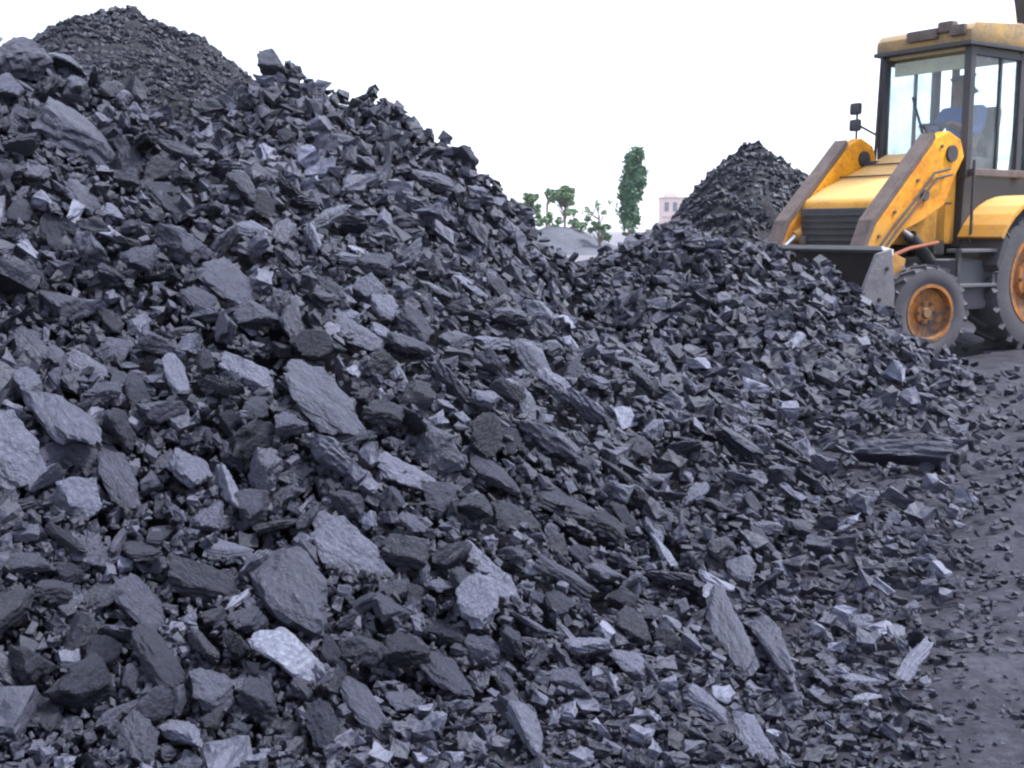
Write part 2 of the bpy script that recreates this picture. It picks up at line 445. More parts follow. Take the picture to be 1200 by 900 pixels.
def hull_rock(seed, aniso, npts=13, rough=0.0):
    r = np.random.default_rng(seed)
    bm = bmesh.new(); gone = set(r.choice(8, int(r.integers(0, 4)), replace=False).tolist())
    for i in range(npts):
        if i < 8:                                  # a broken block: corners knocked about, some gone
            if i in gone: continue
            v = np.array([(i & 1) * 2 - 1, (i >> 1 & 1) * 2 - 1, (i >> 2 & 1) * 2 - 1]) * r.uniform(0.45, 1.0, 3)
        else:
            v = r.normal(size=3); v *= r.uniform(0.75, 1.05) / np.linalg.norm(v)
        bm.verts.new(v * np.array(aniso))
    g = bmesh.ops.convex_hull(bm, input=bm.verts)
    bmesh.ops.delete(bm, geom=list({e for e in g['geom_interior'] + g['geom_unused'] if isinstance(e, bmesh.types.BMVert)}), context='VERTS')
    bmesh.ops.triangulate(bm, faces=bm.faces)
    if rough:                                      # chipped faces and edges
        for cuts, amp, f in ((1, rough, 1.7), (1, rough * 0.55, 4.0)):
            bmesh.ops.subdivide_edges(bm, edges=list(bm.edges), cuts=cuts, use_grid_fill=True)
            bm.normal_update(); off = Vector(r.uniform(-40, 40, 3))
            for v in bm.verts: v.co += v.normal * amp * (mnoise.noise(v.co * f + off) - 0.12) * (1.0 if f < 2 else r.uniform(0.2, 1.6))
        bmesh.ops.triangulate(bm, faces=bm.faces)
    bm.verts.index_update()
    V = np.array([v.co[:] for v in bm.verts]); F = np.array([[v.index for v in f.verts] for f in bm.faces]); bm.free()
    V /= np.abs(V[:, 0]).max()
    return V, F
SHAPES = {'chunk': [(1, .82, .66), (1, .74, .74), (1, .9, .6)], 'block': [(1, .68, .52), (1, .78, .5), (1, .62, .58)],
          'slab': [(1, .74, .30), (1, .62, .27), (1, .8, .36)], 'sliver': [(1, .34, .24), (1, .42, .22), (1, .30, .28)]}
KINDS = list(SHAPES)
BIG = {k: [cut_rock(100 + 40 * i + j, 4, SHAPES[k][j % 3], 10 + j % 4, 0.14, (3.5 if k != 'chunk' else 2.0)) for j in range(6)] for i, k in enumerate(KINDS)}
MID = {k: [hull_rock(700 + 40 * i + j, SHAPES[k][j % 3], 11 + j % 4, 0.24) for j in range(16)] for i, k in enumerate(KINDS)}
LOW = {k: [hull_rock(1400 + 40 * i + j, SHAPES[k][j % 3], 10 + j % 3) for j in range(12)] for i, k in enumerate(KINDS)}

def frames(nrm, direction, tilt, rng):
    """orientation matrices: z along the slope's normal (tilted a little), x along direction"""
    n = nrm + rng.normal(size=nrm.shape) * tilt[:, None]
    n /= np.linalg.norm(n, axis=1, keepdims=True)
    x = direction - (direction * n).sum(1, keepdims=True) * n
    x /= np.linalg.norm(x, axis=1, keepdims=True) + 1e-9
    return np.stack([x, np.cross(n, x), n], axis=2)

# ------------------------------------------------------------------ lumps of coal: where they lie
# ones that stand out in the photograph: end points of the long axis, width, tone, kind, label
LANDMARKS = [
 ((-34, 498), (60, 580), 84, .80, 'slab', 'big pale coal block cut off by the left edge of the picture'),
 ((18, 128), (132, 205), 92, .66, 'block', 'large faceted coal boulder high on the near slope below the back peak'),
 ((-14, 78), (52, 82), 74, .60, 'block', 'square bluish coal block at the upper left corner under the sky'),
 ((292, 768), (392, 792), 66, .95, 'slab', 'palest blue-grey flat coal slab low on the near slope'),
 ((204, 832), (228, 903), 50, .86, 'block', 'pale pointed coal shard standing at the bottom edge'),
 ((286, 655), (394, 748), 92, .66, 'block', 'large plain grey coal lump just above the palest slab'),
 ((358, 618), (468, 692), 66, .82, 'slab', 'light grey broad coal slab above and beside the large grey lump'),
 ((178, 652), (284, 716), 62, .36, 'block', 'dark layered coal block left of the large grey lump'),
 ((156, 758), (228, 816), 52, .33, 'block', 'dark brownish coal lump left of the palest slab'),
 ((128, 688), (206, 746), 46, .64, 'block', 'grey coal lump under the dark layered block'),
 ((0, 648), (62, 684), 50, .58, 'block', 'grey wedge of coal at the left edge below the big pale block'),
 ((234, 638), (294, 656), 30, .88, 'slab', 'small pale flat coal piece resting over the dark layered block'),
 ((548, 638), (614, 732), 34, .84, 'sliver', 'long pale coal splinter pointing downhill at the lower middle'),
 ((852, 670), (948, 856), 42, .68, 'sliver', 'longest plank-like coal splinter lying at the foot of the slope'),
 ((832, 690), (868, 800), 42, .70, 'slab', 'upright grey coal slab beside the longest plank-like splinter'),
 ((750, 638), (814, 680), 18, .95, 'sliver', 'bright thin coal splinter above the upright grey slab'),
 ((982, 796), (1038, 805), 22, .88, 'sliver', 'pale coal splinter forming one arm of a low V on the ground'),
 ((1034, 806), (1098, 764), 26, .84, 'sliver', 'pale coal splinter forming the rising arm of the low V'),
 ((982, 818), (1046, 823), 16, .95, 'sliver', 'bright flat splinter lying just below the low V'),
 ((958, 520), (1112, 562), 50, .60, 'block', 'long log-like coal block at the toe of the heap near the loader'),
 ((592, 503), (696, 552), 56, .62, 'block', 'large hollow-backed coal lump in the middle of the slope'),
 ((642, 506), (684, 530), 20, .96, 'sliver', 'bright little coal bar lying on the large hollow-backed lump'),
 ((548, 528), (608, 594), 44, .60, 'block', 'rounded coal block left of the large hollow-backed lump'),
 ((616, 568), (704, 622), 42, .58, 'slab', 'grey oblong coal slab below the large hollow-backed lump'),
 ((326, 438), (434, 518), 66, .70, 'slab', 'wide grey coal slab tilting downhill at mid slope'),
 ((254, 416), (312, 468), 48, .84, 'block', 'pale coal lump left of the wide tilting slab'),
 ((194, 434), (224, 466), 30, .86, 'chunk', 'small pale cube of coal left of the pale lump'),
 ((44, 344), (108, 388), 50, .60, 'chunk', 'rounded coal lump under the faceted boulder near the left edge'),
 ((10, 374), (60, 440), 32, .68, 'slab', 'oblong coal slab just below the rounded lump near the left edge'),
 ((38, 458), (108, 532), 58, .74, 'chunk', 'pale knobbly coal lump right of the big pale block'),
 ((114, 524), (168, 606), 42, .70, 'slab', 'tall grey coal slab below the pale knobbly lump'),
 ((78, 418), (122, 450), 32, .82, 'slab', 'small pale flat coal piece above the pale knobbly lump'),
 ((432, 538), (508, 582), 38, .86, 'slab', 'pale broken coal slab below the wide tilting slab'),
 ((232, 318), (312, 372), 52, .62, 'block', 'grey coal block above the pale lump at mid slope'),
 ((184, 272), (252, 316), 46, .60, 'chunk', 'grey coal lump in the hollow below the faceted boulder'),
 ((400, 296), (442, 304), 18, .94, 'slab', 'bright chip of coal at the middle of the upper slope'),
 ((298, 54), (344, 74), 42, .46, 'chunk', 'round knob of coal on the very top of the ridge'),
 ((524, 176), (556, 198), 26, .52, 'chunk', 'rounded lump standing out on the falling ridge line'),
 ((478, 203), (532, 228), 32, .58, 'block', 'squared coal block just inside the falling ridge line'),
 ((528, 320), (568, 356), 24, .82, 'slab', 'pale coal slab in the upper slope under the squared block'),
 ((608, 362), (658, 382), 32, .86, 'chunk', 'pale double lump where the two slopes meet'),
 ((448, 424), (492, 482), 20, .80, 'sliver', 'thin pale splinter right of the wide tilting slab'),
 ((822, 508), (888, 552), 52, .50, 'block', 'dull grey coal lump left of the long log-like block'),
 ((876, 494), (904, 522), 20, .86, 'slab', 'small pale coal piece beside the dull grey lump'),
 ((634, 714), (692, 776), 15, .84, 'sliver', 'narrow pale splinter right of the long pale splinter'),
 ((594, 836), (642, 894), 46, .80, 'block', 'pale ribbed coal lump at the bottom edge, middle of the picture'),
 ((392, 812), (484, 888), 42, .64, 'sliver', 'long grey layered coal splinter low down right of the palest slab'),
 ((498, 766), (548, 832), 54, .60, 'slab', 'grey coal slab right of the long grey layered splinter'),
 ((706, 768), (764, 802), 38, .82, 'block', 'pale squared coal lump left of the upright grey slab'),
 ((796, 808), (850, 852), 38, .82, 'block', 'pale rough coal lump below the upright grey slab'),
 ((864, 858), (908, 906), 38, .84, 'slab', 'pale smooth coal piece at the bottom edge below the longest splinter'),
]
def near_pts(px, py):
    P, t = hit(np.asarray(px, float), np.asarray(py, float))
    return P, t
LM = []
for (e1, e2, w, tone, kind, label) in LANDMARKS:
    P, t = hit(np.array([e1[0], e2[0], (e1[0] + e2[0]) / 2.0], float), np.array([e1[1], e2[1], (e1[1] + e2[1]) / 2.0], float))
    c = P[2]
    if np.isnan(c).any():          # on the skyline: stand it on the ridge just below
        for dy in range(4, 60, 4):
            Q, tq = hit(np.array([(e1[0] + e2[0]) / 2.0]), np.array([(e1[1] + e2[1]) / 2.0 + dy]))
            if not np.isnan(Q[0]).any(): break
        c = Q[0]
        c = at((e1[0] + e2[0]) / 2.0, (e1[1] + e2[1]) / 2.0 + dy + 0.0 * w, c[1])
        dvec = np.array([1.0, 0, -0.2])
    else:
        dvec = P[1] - P[0]; wl = np.linalg.norm(dvec)
        if np.isnan(dvec).any() or np.linalg.norm(dvec) > 4 * math.dist(e1, e2) * c[1] / FPX: dvec = at(*e2, c[1]) - at(*e1, c[1])
    flat_l = math.dist(e1, e2) * c[1] / FPX
    wl = np.linalg.norm(dvec) if dvec[1] != 0 else flat_l
    LM.append((c, dvec, math.dist(e1, e2), w, tone, kind, label, min(max(wl, flat_l), 1.9 * flat_l)))

# everything else: sizes fall off steeply, small pieces everywhere
N_CAND = 50000
cx = np.concatenate([RNG.uniform(-90, 1290, N_CAND), RNG.uniform(0, 280, 4500), RNG.uniform(740, 960, 4500)])
cy = np.concatenate([RNG.uniform(0, 1010, N_CAND), RNG.uniform(0, 120, 4500), RNG.uniform(150, 290, 4500)])
P, T = hit(cx, cy)
ok = ~np.isnan(T)
cx, cy, P, T = cx[ok], cy[ok], P[ok], T[ok]
# slopes that the ridges hide from here but that a step to the side would show
for (ox, oy, oz) in ((1.1, 0.0, CAM_Z + 0.35), (-1.1, 0.0, CAM_Z + 0.35), (0.0, -0.4, CAM_Z + 0.8), (1.8, 0.5, CAM_Z + 0.5)):
    ex, ey = RNG.uniform(-150, 1350, 20000), RNG.uniform(0, 1010, 20000)
    Q, tq = hit(ex, ey, org=(ox, oy, oz))
    Q = Q[~np.isnan(tq)]
    qx, qy, qd = project(Q)
    _, tm = hit(qx, qy)
    hid = (qd > 0.8) & (~(np.abs(tm - Q[:, 1]) < 0.22) | (qx < -90) | (qx > 1290) | (qy > 1010)) & (np.abs(Q[:, 0]) < 7.5) & (Q[:, 1] > 1.3)
    Q = Q[hid]
    cx = np.concatenate([cx, np.full(len(Q), -2000.0) + RNG.uniform(-9e5, 0, len(Q))]); cy = np.concatenate([cy, np.zeros(len(Q))])
    P = np.concatenate([P, Q]); T = np.concatenate([T, Q[:, 1]])
size_px = 7.0 * (1 - RNG.uniform(0, 1, len(T))) ** (-1 / 1.5)
Hh = height(P[:, 0], P[:, 1])
smax = np.interp(T, [2, 5, 8, 10, 12, 14], [0.14, 0.205, 0.20, 0.145, 0.12, 0.085])
smax = np.where(P[:, 0] > 0.3, smax * 0.8, smax)
bad = size_px * T / FPX > smax
size_px = np.where(bad, 7 + RNG.uniform(0, 1, len(T)) ** 1.2 * (smax * FPX / T - 7).clip(0.5, 40), size_px)
size_px = np.maximum(size_px, 0.014 * FPX / T)
size_px = np.where((T > 12.5) & (P[:, 0] > 0), np.clip(size_px, 5.0, 10.0), size_px)
# bare trodden ground carries few pieces, more towards the toe of the heaps
heapness = np.clip((Hh - 0.015) / 0.10, 0, 1)
toe = np.clip(1 - (P[:, 0] - 0.42 * P[:, 1] + 0.46) / 0.62, 0, 1) ** 1.2
keep = RNG.uniform(0, 1, len(T)) < np.maximum(np.maximum(heapness, toe * 0.95), 0.34)
keep &= ~((size_px < 12.5) & (T < 6.5) & (RNG.uniform(0, 1, len(T)) < 0.45))
flat = Hh < 0.05
size_px = np.where(flat, np.minimum(size_px, np.where(toe > 0.3, 30, 11)), size_px)
wet = (T > 12.5)
keep &= ~(wet & (RNG.uniform(0, 1, len(T)) < np.where(P[:, 0] > 0, 0.1, 0.0)))
# the loader stands here
keep &= ~((P[:, 0] > 2.7) & (P[:, 1] > 9.6) & (P[:, 1] < 14) & (RNG.uniform(0, 1, len(T)) < 0.9))
cx, cy, P, T, size_px, Hh = [a[keep] for a in (cx, cy, P, T, size_px, Hh)]
order = np.argsort(-size_px)
cx, cy, P, T, size_px, Hh = [a[order] for a in (cx, cy, P, T, size_px, Hh)]
# larger ones keep clear of each other
acc_x = [ (0.5 * (a[0][0] + a[1][0])) for a in LANDMARKS]; acc_y = [(0.5 * (a[0][1] + a[1][1])) for a in LANDMARKS]
acc_s = [0.62 * (l[2] + l[3]) for l in LM]
sel = []
for i in range(len(T)):
    if size_px[i] > 17:
        ax, ay, as_ = np.array(acc_x), np.array(acc_y), np.array(acc_s)
        d = np.hypot(ax - cx[i], ay - cy[i])
        if (d < 0.275 * (as_ + size_px[i])).any(): continue
        acc_x.append(cx[i]); acc_y.append(cy[i]); acc_s.append(size_px[i])
    sel.append(i)
sel = np.array(sel)
cx, cy, P, T, size_px, Hh = [a[sel] for a in (cx, cy, P, T, size_px, Hh)]
n = len(T)
NRM = normal(P[:, 0], P[:, 1])
down = np.stack([NRM[:, 0], NRM[:, 1], np.zeros(n)], -1)
flatness = np.linalg.norm(down, axis=1)
rnd = RNG.normal(size=(n, 3)); rnd[:, 2] *= 0.3
direction = down / (flatness[:, None] + 1e-6) * np.clip(flatness / 0.3, 0, 1)[:, None] * 1.5 + np.array([0.55, -0.25, 0]) * np.clip(flatness / 0.3, 0, 1)[:, None] + rnd * 0.75
ROT = frames(NRM, direction, RNG.uniform(0.2, 1.0, n), RNG)
kind_i = RNG.choice(4, n, p=[0.32, 0.40, 0.14, 0.14])
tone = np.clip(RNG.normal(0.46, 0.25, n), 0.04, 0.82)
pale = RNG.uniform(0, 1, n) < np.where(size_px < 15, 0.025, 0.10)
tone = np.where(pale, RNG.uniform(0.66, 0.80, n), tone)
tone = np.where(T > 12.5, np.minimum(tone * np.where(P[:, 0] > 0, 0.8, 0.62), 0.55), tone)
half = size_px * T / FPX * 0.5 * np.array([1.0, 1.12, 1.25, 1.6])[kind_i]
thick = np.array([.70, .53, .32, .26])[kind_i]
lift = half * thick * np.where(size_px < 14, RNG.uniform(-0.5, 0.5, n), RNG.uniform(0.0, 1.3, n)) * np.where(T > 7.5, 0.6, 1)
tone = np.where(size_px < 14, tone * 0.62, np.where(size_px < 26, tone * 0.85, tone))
CEN = P + NRM * lift[:, None]

big_mesh = {}
def big_lump(kind, j):
    if (kind, j) not in big_mesh:
        V, F = BIG[kind][j]
        me = fast_mesh('coal_lump', V, F, M['lump'])
        big_mesh[kind, j] = me
    return big_mesh[kind, j]
def place_lump(c, rot, scale, kind, j, tone, label, group):
    o = bpy.data.objects.new('coal_lump', big_lump(kind, j))
    COL.objects.link(o)
    m = Matrix(((*rot[0], c[0]), (*rot[1], c[1]), (*rot[2], c[2]), (0, 0, 0, 1)))
    o.matrix_world = m @ Matrix.Diagonal((*scale, 1))
    o['tone'] = float(tone)
    tag(o, label, 'coal', group)
    return o
lr = np.random.default_rng(5)
for q, (c, dvec, lpx, wpx, tn, kind, label, wlen) in enumerate(LM):
    nr = normal(np.array([c[0]]), np.array([c[1]]))
    view = (np.array([0, 0, CAM_Z]) - c); view /= np.linalg.norm(view)
    nr = nr * 0.85 + view[None] * 0.12            # broad side up and out of the slope, as slabs settle
    nr /= np.linalg.norm(nr)
    rot = frames(nr, dvec[None], np.array([0.22]), lr)[0]
    s = c[1] / FPX
    L, W = 0.5 * wlen * 0.98, 0.5 * wpx * s * 1.0
    j = q % 6
    tn = min(0.90, tn * 0.96)
    Vv = BIG[kind][j][0]
    sy = W / np.abs(Vv[:, 1]).max()
    sz = (0.4 * L + 0.6 * W) * (0.95 if kind in ('slab',) else 0.85)
    place_lump(c + nr[0] * W * (0.34 if c[2] > 0.2 else 0.5), rot, (L, sy, max(sz, 0.6 * L, 1.6 * W)), kind, j, tn, label, 'coal lumps that stand out on the slope')

N_BIG = 300 - len(LM)
inframe = (cx > 5) & (cx < 1195) & (cy < 890) & (T < 12.5)
big_idx = np.where(inframe)[0][:N_BIG]
SHORT = ['big pale block', 'faceted boulder', 'square bluish block', 'palest slab', 'pale pointed shard', 'large plain grey lump', 'light broad slab', 'dark layered block', 'dark brownish lump', 'grey underlying lump', 'grey edge wedge', 'small pale flat piece', 'long pale splinter', 'longest splinter', 'upright grey slab', 'bright thin splinter', 'low splinter V', 'low splinter V', 'bright flat splinter', 'log-like block', 'hollow-backed lump', 'bright little bar', 'rounded block', 'grey oblong slab', 'wide tilting slab', 'pale mid-slope lump', 'small pale cube', 'rounded edge lump', 'oblong edge slab', 'pale knobbly lump', 'tall grey slab', 'little pale plate', 'pale broken slab', 'grey mid-slope block', 'grey hollow lump', 'bright chip', 'ridge knob', 'ridge line lump', 'squared ridge block', 'pale upper slab', 'pale double lump', 'thin pale splinter', 'dull grey lump', 'pale toe piece', 'narrow pale splinter', 'pale ribbed lump', 'long layered splinter', 'grey lower slab', 'pale squared lump', 'pale rough lump', 'pale smooth piece']
SHAPE_WORD = {'chunk': 'chunky', 'block': 'blocky', 'slab': 'flat', 'sliver': 'long thin'}
LX = np.array([0.5 * (a[0][0] + a[1][0]) for a in LANDMARKS]); LY = np.array([0.5 * (a[0][1] + a[1][1]) for a in LANDMARKS])
def relation(dx, dy):
    a = math.degrees(math.atan2(dy, dx)) % 360
    return ['right of', 'below and right of', 'below', 'below and left of', 'left of', 'above and left of', 'above', 'above and right of'][int((a + 22.5) // 45) % 8]
desc = []
for i in big_idx:
    k = SHAPE_WORD[KINDS[kind_i[i]]]
    tw = 'pale' if tone[i] > 0.7 else ('dark' if tone[i] < 0.34 else 'grey')
    sz = 'large' if size_px[i] > 52 else ('middling' if size_px[i] > 38 else 'small')
    d = np.hypot(LX - cx[i], LY - cy[i]); o_ = np.argsort(d)
    s1 = SHORT[o_[0]]; s2 = next(SHORT[q] for q in o_[1:] if SHORT[q] != s1); s3 = next(SHORT[q] for q in o_[2:] if SHORT[q] not in (s1, s2))
    rel = relation(cx[i] - LX[o_[0]], cy[i] - LY[o_[0]]); rel2 = relation(cx[i] - LX[o_[1]], cy[i] - LY[o_[1]])
    desc.append([f'{tw} {k} coal lump {rel} the {s1}', f'{sz} {tw} {k} coal lump {rel} the {s1}', f'{tw} {k} coal lump {rel} the {s1}, {rel2.split(" and")[0].replace(" of", "")} of the {s2}'.replace('above of', 'above').replace('below of', 'below'),
                 f'{sz} {tw} {k} coal lump {rel} the {s1}, near the {s2}', f'{sz} {tw} {k} coal lump {rel} the {s1}, between {s2} and {s3}'])
from collections import Counter
counts = [Counter(d[t] for d in desc) for t in range(5)]
labels = []
for d in desc:
    fit = [x for t, x in enumerate(d) if counts[t][x] == 1 and len(x.split()) <= 16]
    labels.append(fit[0] if fit else [x for x in d[:4] if len(x.split()) <= 13][-1])
again = Counter(labels)
for lab in [x for x, c_ in again.items() if c_ > 1]:
    same = sorted([q for q, x in enumerate(labels) if x == lab], key=lambda q: cy[big_idx[q]])
    words_ = {2: ['the upper', 'the lower'], 3: ['the upper', 'the middle', 'the lower']}.get(len(same), [])
    for q, w_ in zip(same, words_): labels[q] = lab + ', ' + w_ + ' one'
for i, lab in zip(big_idx, labels):
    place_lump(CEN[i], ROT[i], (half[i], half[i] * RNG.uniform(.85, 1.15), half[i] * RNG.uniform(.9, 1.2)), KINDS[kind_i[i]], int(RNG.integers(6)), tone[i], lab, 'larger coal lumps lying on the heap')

# the uncountable rest: one mass of broken coal
rest = np.setdiff1d(np.arange(n), big_idx)
VV, FF, TT = [], [], []
base = 0
for lib, mask in ((MID, size_px[rest] >= 16), (LOW, size_px[rest] < 16)):
    ids = rest[mask]
    for ki, k in enumerate(KINDS):
        sub = ids[kind_i[ids] == ki]
        var = RNG.integers(len(lib[k]), size=len(sub))
        for j, (V, F) in enumerate(lib[k]):
            s_ = sub[var == j]
            if not len(s_): continue
            sc = np.stack([half[s_], half[s_] * RNG.uniform(.8, 1.2, len(s_)), half[s_] * RNG.uniform(.85, 1.3, len(s_))], -1)
            W = np.einsum('nij,nvj->nvi', ROT[s_], V[None] * sc[:, None, :]) + CEN[s_][:, None, :]
            f = F[None] + (np.arange(len(s_)) * len(V))[:, None, None] + base
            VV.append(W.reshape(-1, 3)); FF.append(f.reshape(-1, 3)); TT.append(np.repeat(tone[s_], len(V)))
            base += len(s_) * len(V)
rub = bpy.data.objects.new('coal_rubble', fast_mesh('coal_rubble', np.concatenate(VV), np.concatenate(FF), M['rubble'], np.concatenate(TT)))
COL.objects.link(rub)
tag(rub, 'mass of small broken coal covering the heaps and their feet', 'coal rubble', kind='stuff')
print('lumps', n, 'rubble tris', sum(len(f) for f in FF))
# ------------------------------------------------------------------ mesh builder for made things
class MB:
    def __init__(self): self.bm = bmesh.new()
    def box(self, c, size, rot=None, bevel=0.0):
        b = bmesh.new(); bmesh.ops.create_cube(b, size=1.0)
        bmesh.ops.scale(b, vec=size, verts=b.verts)
        if bevel: bmesh.ops.bevel(b, geom=list(b.edges), offset=bevel, segments=2, affect='EDGES', profile=0.6)
        if rot is not None: bmesh.ops.rotate(b, cent=(0, 0, 0), matrix=rot, verts=b.verts)
        bmesh.ops.translate(b, vec=c, verts=b.verts)
        return self._add(b)
    def _add(self, b):
        me = bpy.data.meshes.new('t'); b.to_mesh(me); b.free(); self.bm.from_mesh(me); bpy.data.meshes.remove(me); return self
    def prism(self, poly, y0, y1, bevel=0.0):
        """polygon in x-z, pushed from y0 to y1"""
        b = bmesh.new()
        f = b.faces.new([b.verts.new((x, y0, z)) for x, z in poly])
        e = bmesh.ops.extrude_face_region(b, geom=[f])
        bmesh.ops.translate(b, vec=(0, y1 - y0, 0), verts=[v for v in e['geom'] if isinstance(v, bmesh.types.BMVert)])
        bmesh.ops.recalc_face_normals(b, faces=b.faces)
        if bevel: bmesh.ops.bevel(b, geom=list(b.edges), offset=bevel, segments=2, affect='EDGES', profile=0.6)
        return self._add(b)
    def tube(self, p, q, r, r2=None, seg=14):
        p, q = Vector(p), Vector(q); d = q - p
        b = bmesh.new()
        bmesh.ops.create_cone(b, cap_ends=True, segments=seg, radius1=r, radius2=r if r2 is None else r2, depth=d.length)
        m = d.to_track_quat('Z', 'Y').to_matrix()
        bmesh.ops.rotate(b, cent=(0, 0, 0), matrix=m, verts=b.verts)
        bmesh.ops.translate(b, vec=(p + q) / 2, verts=b.verts)
        return self._add(b)
    def lathe(self, prof, seg=40):
        """closed profile (radius, y) turned about the y axis"""
        b = bmesh.new(); rings = []
        for i in range(seg):
            a = 2 * math.pi * i / seg
            rings.append([b.verts.new((r * math.cos(a), y, r * math.sin(a))) for r, y in prof])
        m = len(prof)
        for i in range(seg):
            for j in range(m):
                b.faces.new((rings[i][j], rings[(i + 1) % seg][j], rings[(i + 1) % seg][(j + 1) % m], rings[i][(j + 1) % m]))
        bmesh.ops.recalc_face_normals(b, faces=b.faces)
        return self._add(b)
    def quad(self, pts):
        b = bmesh.new(); b.faces.new([b.verts.new(p) for p in pts]); return self._add(b)
    def build(self, name, mat, parent=None, smooth=False, loc=None, rotz=0):
        me = bpy.data.meshes.new(name); self.bm.to_mesh(me); self.bm.free()
        if smooth:
            me.polygons.foreach_set('use_smooth', np.ones(len(me.polygons), bool))
            try: me.set_sharp_from_angle(angle=R(35))
            except Exception: pass
        me.materials.append(mat)
        o = bpy.data.objects.new(name, me); COL.objects.link(o)
        o.parent = parent
        if loc: o.location = loc
        o.rotation_euler.z = rotz
        return o
def empty(name, loc=(0, 0, 0), rz=0, parent=None):
    o = bpy.data.objects.new(name, None); COL.objects.link(o); o.location = loc; o.rotation_euler = (0, 0, rz); o.parent = parent
    o.empty_display_size = 0.2
    return o

# ------------------------------------------------------------------ yellow backhoe loader (x forward, y to its left, z up)
LOADER_LOC, LOADER_RZ = (3.12, 10.7, -0.01), R(214)
ld = empty('backhoe_loader', LOADER_LOC, LOADER_RZ)
tag(ld, 'yellow backhoe loader with glazed cab digging its bucket into the coal', 'loader')
Y_, K_ = M['yellow'], M['black']
MB().box((-0.95, 0, 0.66), (2.75, 0.66, 0.42), bevel=0.03).box((-1.9, 0, 0.75), (0.6, 1.0, 0.5), bevel=0.03).build('chassis', K_, ld)
MB().box((0, 0, 0.42), (0.2, 1.36, 0.16), bevel=0.03).box((0, 0, 0.55), (0.3, 0.4, 0.2), bevel=0.02).build('front_axle', K_, ld)
MB().tube((-1.62, -0.6, 0.66), (-1.62, 0.6, 0.66), 0.14).build('rear_axle', K_, ld, True)
# bonnet
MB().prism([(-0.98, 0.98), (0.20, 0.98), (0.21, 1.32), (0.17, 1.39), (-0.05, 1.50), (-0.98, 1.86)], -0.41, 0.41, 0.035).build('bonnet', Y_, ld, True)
MB().box((0.225, 0, 1.11), (0.06, 0.74, 0.40), Matrix.Rotation(R(0), 3, 'Y'), 0.01).build('grille', K_, ld)
gr = ld.children[-1]
for k in range(6):
    MB().box((0.262, 0, 0.955 + k * 0.058), (0.02, 0.66, 0.022), Matrix.Rotation(R(25), 3, 'Y')).build('slat', K_, ld).name = 'grille_slat'
for s in (-1, 1):
    h = MB().box((0.27, s * 0.32, 1.02), (0.05, 0.08, 0.08), bevel=0.012).build('headlight', M['grey_cover'], ld, True)
MB().box((0.24, 0, 0.86), (0.10, 0.80, 0.13), bevel=0.02).build('bumper', M['rust'], ld)
for k, (x, z) in enumerate([(-0.05, 1.15), (-0.2, 1.2), (-0.35, 1.25)]):
    MB().box((x, 0.414, z), (0.09, 0.012, 0.2)).build('bonnet_vent', K_, ld)
# bonnet seams, latch and badge plate
for x in (-0.30, -0.62):
    MB().box((x, 0, 1.555 - (x + 0.05) * 0.387 + 0.022 - 0.06), (0.014, 0.80, 0.012), Matrix.Rotation(R(21), 3, 'Y')).build('bonnet_seam', K_, ld)
for s in (1, -1):
    MB().box((-0.38, s * 0.412, 1.36), (1.05, 0.010, 0.014), Matrix.Rotation(R(0), 3, 'Y')).build('side_seam', K_, ld)
    MB().box((0.02, s * 0.418, 1.34), (0.10, 0.02, 0.04), bevel=0.006).build('bonnet_latch', K_, ld)
